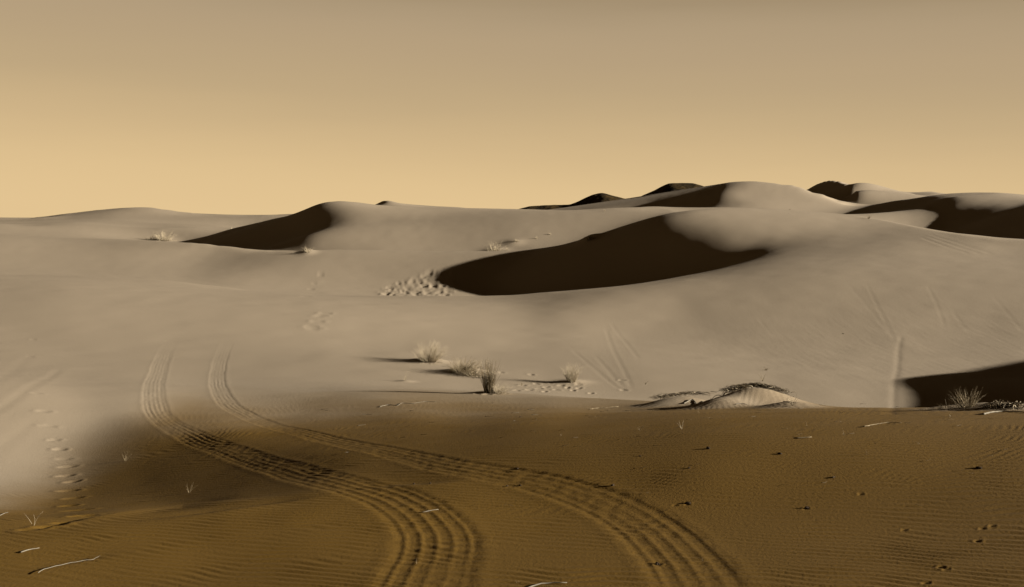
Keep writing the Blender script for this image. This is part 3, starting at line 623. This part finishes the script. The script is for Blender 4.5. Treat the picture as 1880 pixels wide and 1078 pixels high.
def tangle(spans, n, label, r=.006, ln=.3, pale=.15):
    """a mat of dead roots draped over a mound"""
    P = [on(x, y) for x, y in spans]; c = P[len(P)//2].copy(); root = bpy.data.objects.new('root_tangle', None); COL.objects.link(root); root.location = c; tag(root, label, 'dead roots', 'mats of dead roots')
    a, b = MB(), MB()
    for k in range(n):
        i = R.randrange(len(P)-1); t = R.random(); q = P[i].lerp(P[i+1], t)
        x, y = q.x+R.gauss(0,.05), q.y+R.gauss(0,.05); ang = R.gauss(0, .8) if R.random() < .7 else R.uniform(0, 6.28)
        if R.random() < .5: ang += math.pi
        pts = []; L_ = ln*R.uniform(.3,1.1)
        for s in range(8):
            pts.append(Vector((x, y, gz(x, y)+.006+.03*R.random()+.02*math.sin(s*.8)))-c)
            x += math.cos(ang)*L_/8; y += math.sin(ang)*L_/8; ang += R.gauss(0,.35)
        (b if R.random() < pale else a).tube(pts, r*R.uniform(.5,1.4), r*.3)
    a.build('dark_roots', M['root'], root); b.build('pale_stalks', M['straw'], root)
tangle([(1325,728),(1345,719),(1362,712),(1385,708),(1400,709)], 340, 'thick dark mat of dead roots draped over the top of the big mound', .005, .36, .12)
tangle([(1400,709),(1420,714),(1445,722),(1460,732)], 150, 'trailing end of dead roots down the right side of the big mound', .0045, .28, .15)
tangle([(1205,733),(1225,729),(1245,726),(1270,723),(1288,724)], 110, 'thin mat of dead roots on the low left mound', .0045, .34, .15)
tangle([(1815,752),(1835,746),(1860,747),(1880,750)], 70, 'dead roots heaped on the ridge at the right edge', .005, .3, .15)
tangle([(835,684),(850,676),(868,680),(885,696)], 90, 'dead stalks matted on the sand between the three big tufts', .005, .25, .5)

# litter of little stones and twigs on the flat
base_s = None
def stone(px, py, size, label, group):
    global base_s
    p = on(px, py)
    if base_s is None:
        import bmesh
        bm = bmesh.new(); bmesh.ops.create_icosphere(bm, subdivisions=2, radius=1)
        for v in bm.verts: v.co *= 1+.22*math.sin(v.co.x*3+1)*math.cos(v.co.y*4)+R.uniform(-.08,.08); v.co.z *= .6
        me = bpy.data.meshes.new('stone'); bm.to_mesh(me); bm.free(); me.materials.append(M['stone']); base_s = me
    o = bpy.data.objects.new('stone', base_s); COL.objects.link(o); o.location = (p.x, p.y, p.z+size*.25); size *= .75; o.scale = (size*R.uniform(.9,1.7), size*R.uniform(.7,1.1), size*R.uniform(.7,1.2)); o.rotation_euler = (0,0,R.uniform(0,6))
    tag(o, label, 'stone', group)
for px, py, s, lb in [(1432,834,.024,'dark flat stone with a pale sand tail on the right-hand flat'),(1797,860,.02,'small dark stone near the right edge with a short sand tail'),(1263,925,.022,'dark stone just right of the right tyre track'),
                      (1481,934,.022,'dark stone alone in the lower right flat'),(1207,1037,.018,'dark stone inside the bend of the right tyre track'),(1125,892,.018,'stone sitting on the upper edge of the right tyre track'),
                      (950,861,.014,'little stone in the right tyre track before it widens'),(1300,824,.022,'dark stone left of the stone with a pale tail'),(1265,860,.016,'little dark stone below the mound at mid height'),
                      (931,893,.014,'left one of two pebbles between the tyre tracks'),(955,892,.014,'right one of two pebbles between the tyre tracks'),(790,888,.014,'pebble on the crumbly shelf beside the left tyre track'),
                      (1530,877,.016,'pebble left of a streak in the middle right flat'),(955,766,.016,'pebble on the sand streak right of the long stick'),(1175,838,.014,'pebble on the flat under the left mound'),(760,889,.012,'pebble at the left end of the crumbly shelf')]:
    stone(px, py, s, lb, 'dark stones on the flat')
lit_r = random.Random(3)
for k in range(90):
    px = lit_r.uniform(560, 1880) if k % 4 else lit_r.uniform(900, 1880); py = 742+ (lit_r.random()**2.0)*190
    if px < 1180: py += 10
    p = on(px, py); s = p.y/FOC; L_ = lit_r.uniform(5, 18)*s; a = lit_r.gauss(.15, .35)
    mb = MB(); pts = []
    x, y = p.x, p.y
    for q in range(5):
        pts.append(Vector((x, y, gz(x, y)+.004+lit_r.random()*.008))-p); x += math.cos(a)*L_/4; y += math.sin(a)*L_/4; a += lit_r.gauss(0,.25)
    mb.tube(pts, .28*s, .12*s, 4)
    o = mb.build('twig', M[('twig','root','wood','root')[k % 4]]); o.location = p
    tag(o, 'short dry twig lying on the brown rippled flat in front of the ridge', 'twig', 'twigs scattered over the brown flat')

# ---------------------------------------------------------------- dark rocky hills behind the dunes
def rocky_hill(prof, d, depth, label, seed):
    prof = np.array(prof, float); x0, x1 = prof[0,0], prof[-1,0]; nx, ny = 260, 90
    px = np.linspace(x0, x1, nx); top = (HOR-np.interp(px, prof[:,0], prof[:,1]))/FOC*d
    k = np.ones(9)/9; top = np.convolve(np.pad(top, 4, 'edge'), k, 'valid')
    t = np.linspace(-1, 1, ny); XX = ((px-CX)/FOC*d)[:,None]+0*t[None]; YY = d+depth*t[None]+0*XX
    body = 1-np.abs(t[None])**1.3
    ZZ = -7+(top[:,None]+7)*body
    n = sum(vnoise(XX*f, YY*f, seed+i)*a for i, (f, a) in enumerate([(.09,1.0),(.25,.5),(.6,.28),(1.5,.14)]))
    ZZ += n*.55*np.sin(np.clip(body,0,1)*math.pi*.5)*(.25+np.abs(t[None])**.5)
    c = np.array([XX.mean(), d, -7.0]); V = np.stack([XX, YY, ZZ], -1).reshape(-1,3)-c
    id_ = np.arange(nx*ny).reshape(nx, ny); F = np.stack([id_[:-1,:-1], id_[1:,:-1], id_[1:,1:], id_[:-1,1:]], -1).reshape(-1,4)
    me = bpy.data.meshes.new('rocky_hill'); me.from_pydata(V.tolist(), [], F.tolist()); me.materials.append(M['rock'])
    o = bpy.data.objects.new('rocky_hill', me); COL.objects.link(o); o.location = c; o['kind'] = 'structure'; o['label'] = label
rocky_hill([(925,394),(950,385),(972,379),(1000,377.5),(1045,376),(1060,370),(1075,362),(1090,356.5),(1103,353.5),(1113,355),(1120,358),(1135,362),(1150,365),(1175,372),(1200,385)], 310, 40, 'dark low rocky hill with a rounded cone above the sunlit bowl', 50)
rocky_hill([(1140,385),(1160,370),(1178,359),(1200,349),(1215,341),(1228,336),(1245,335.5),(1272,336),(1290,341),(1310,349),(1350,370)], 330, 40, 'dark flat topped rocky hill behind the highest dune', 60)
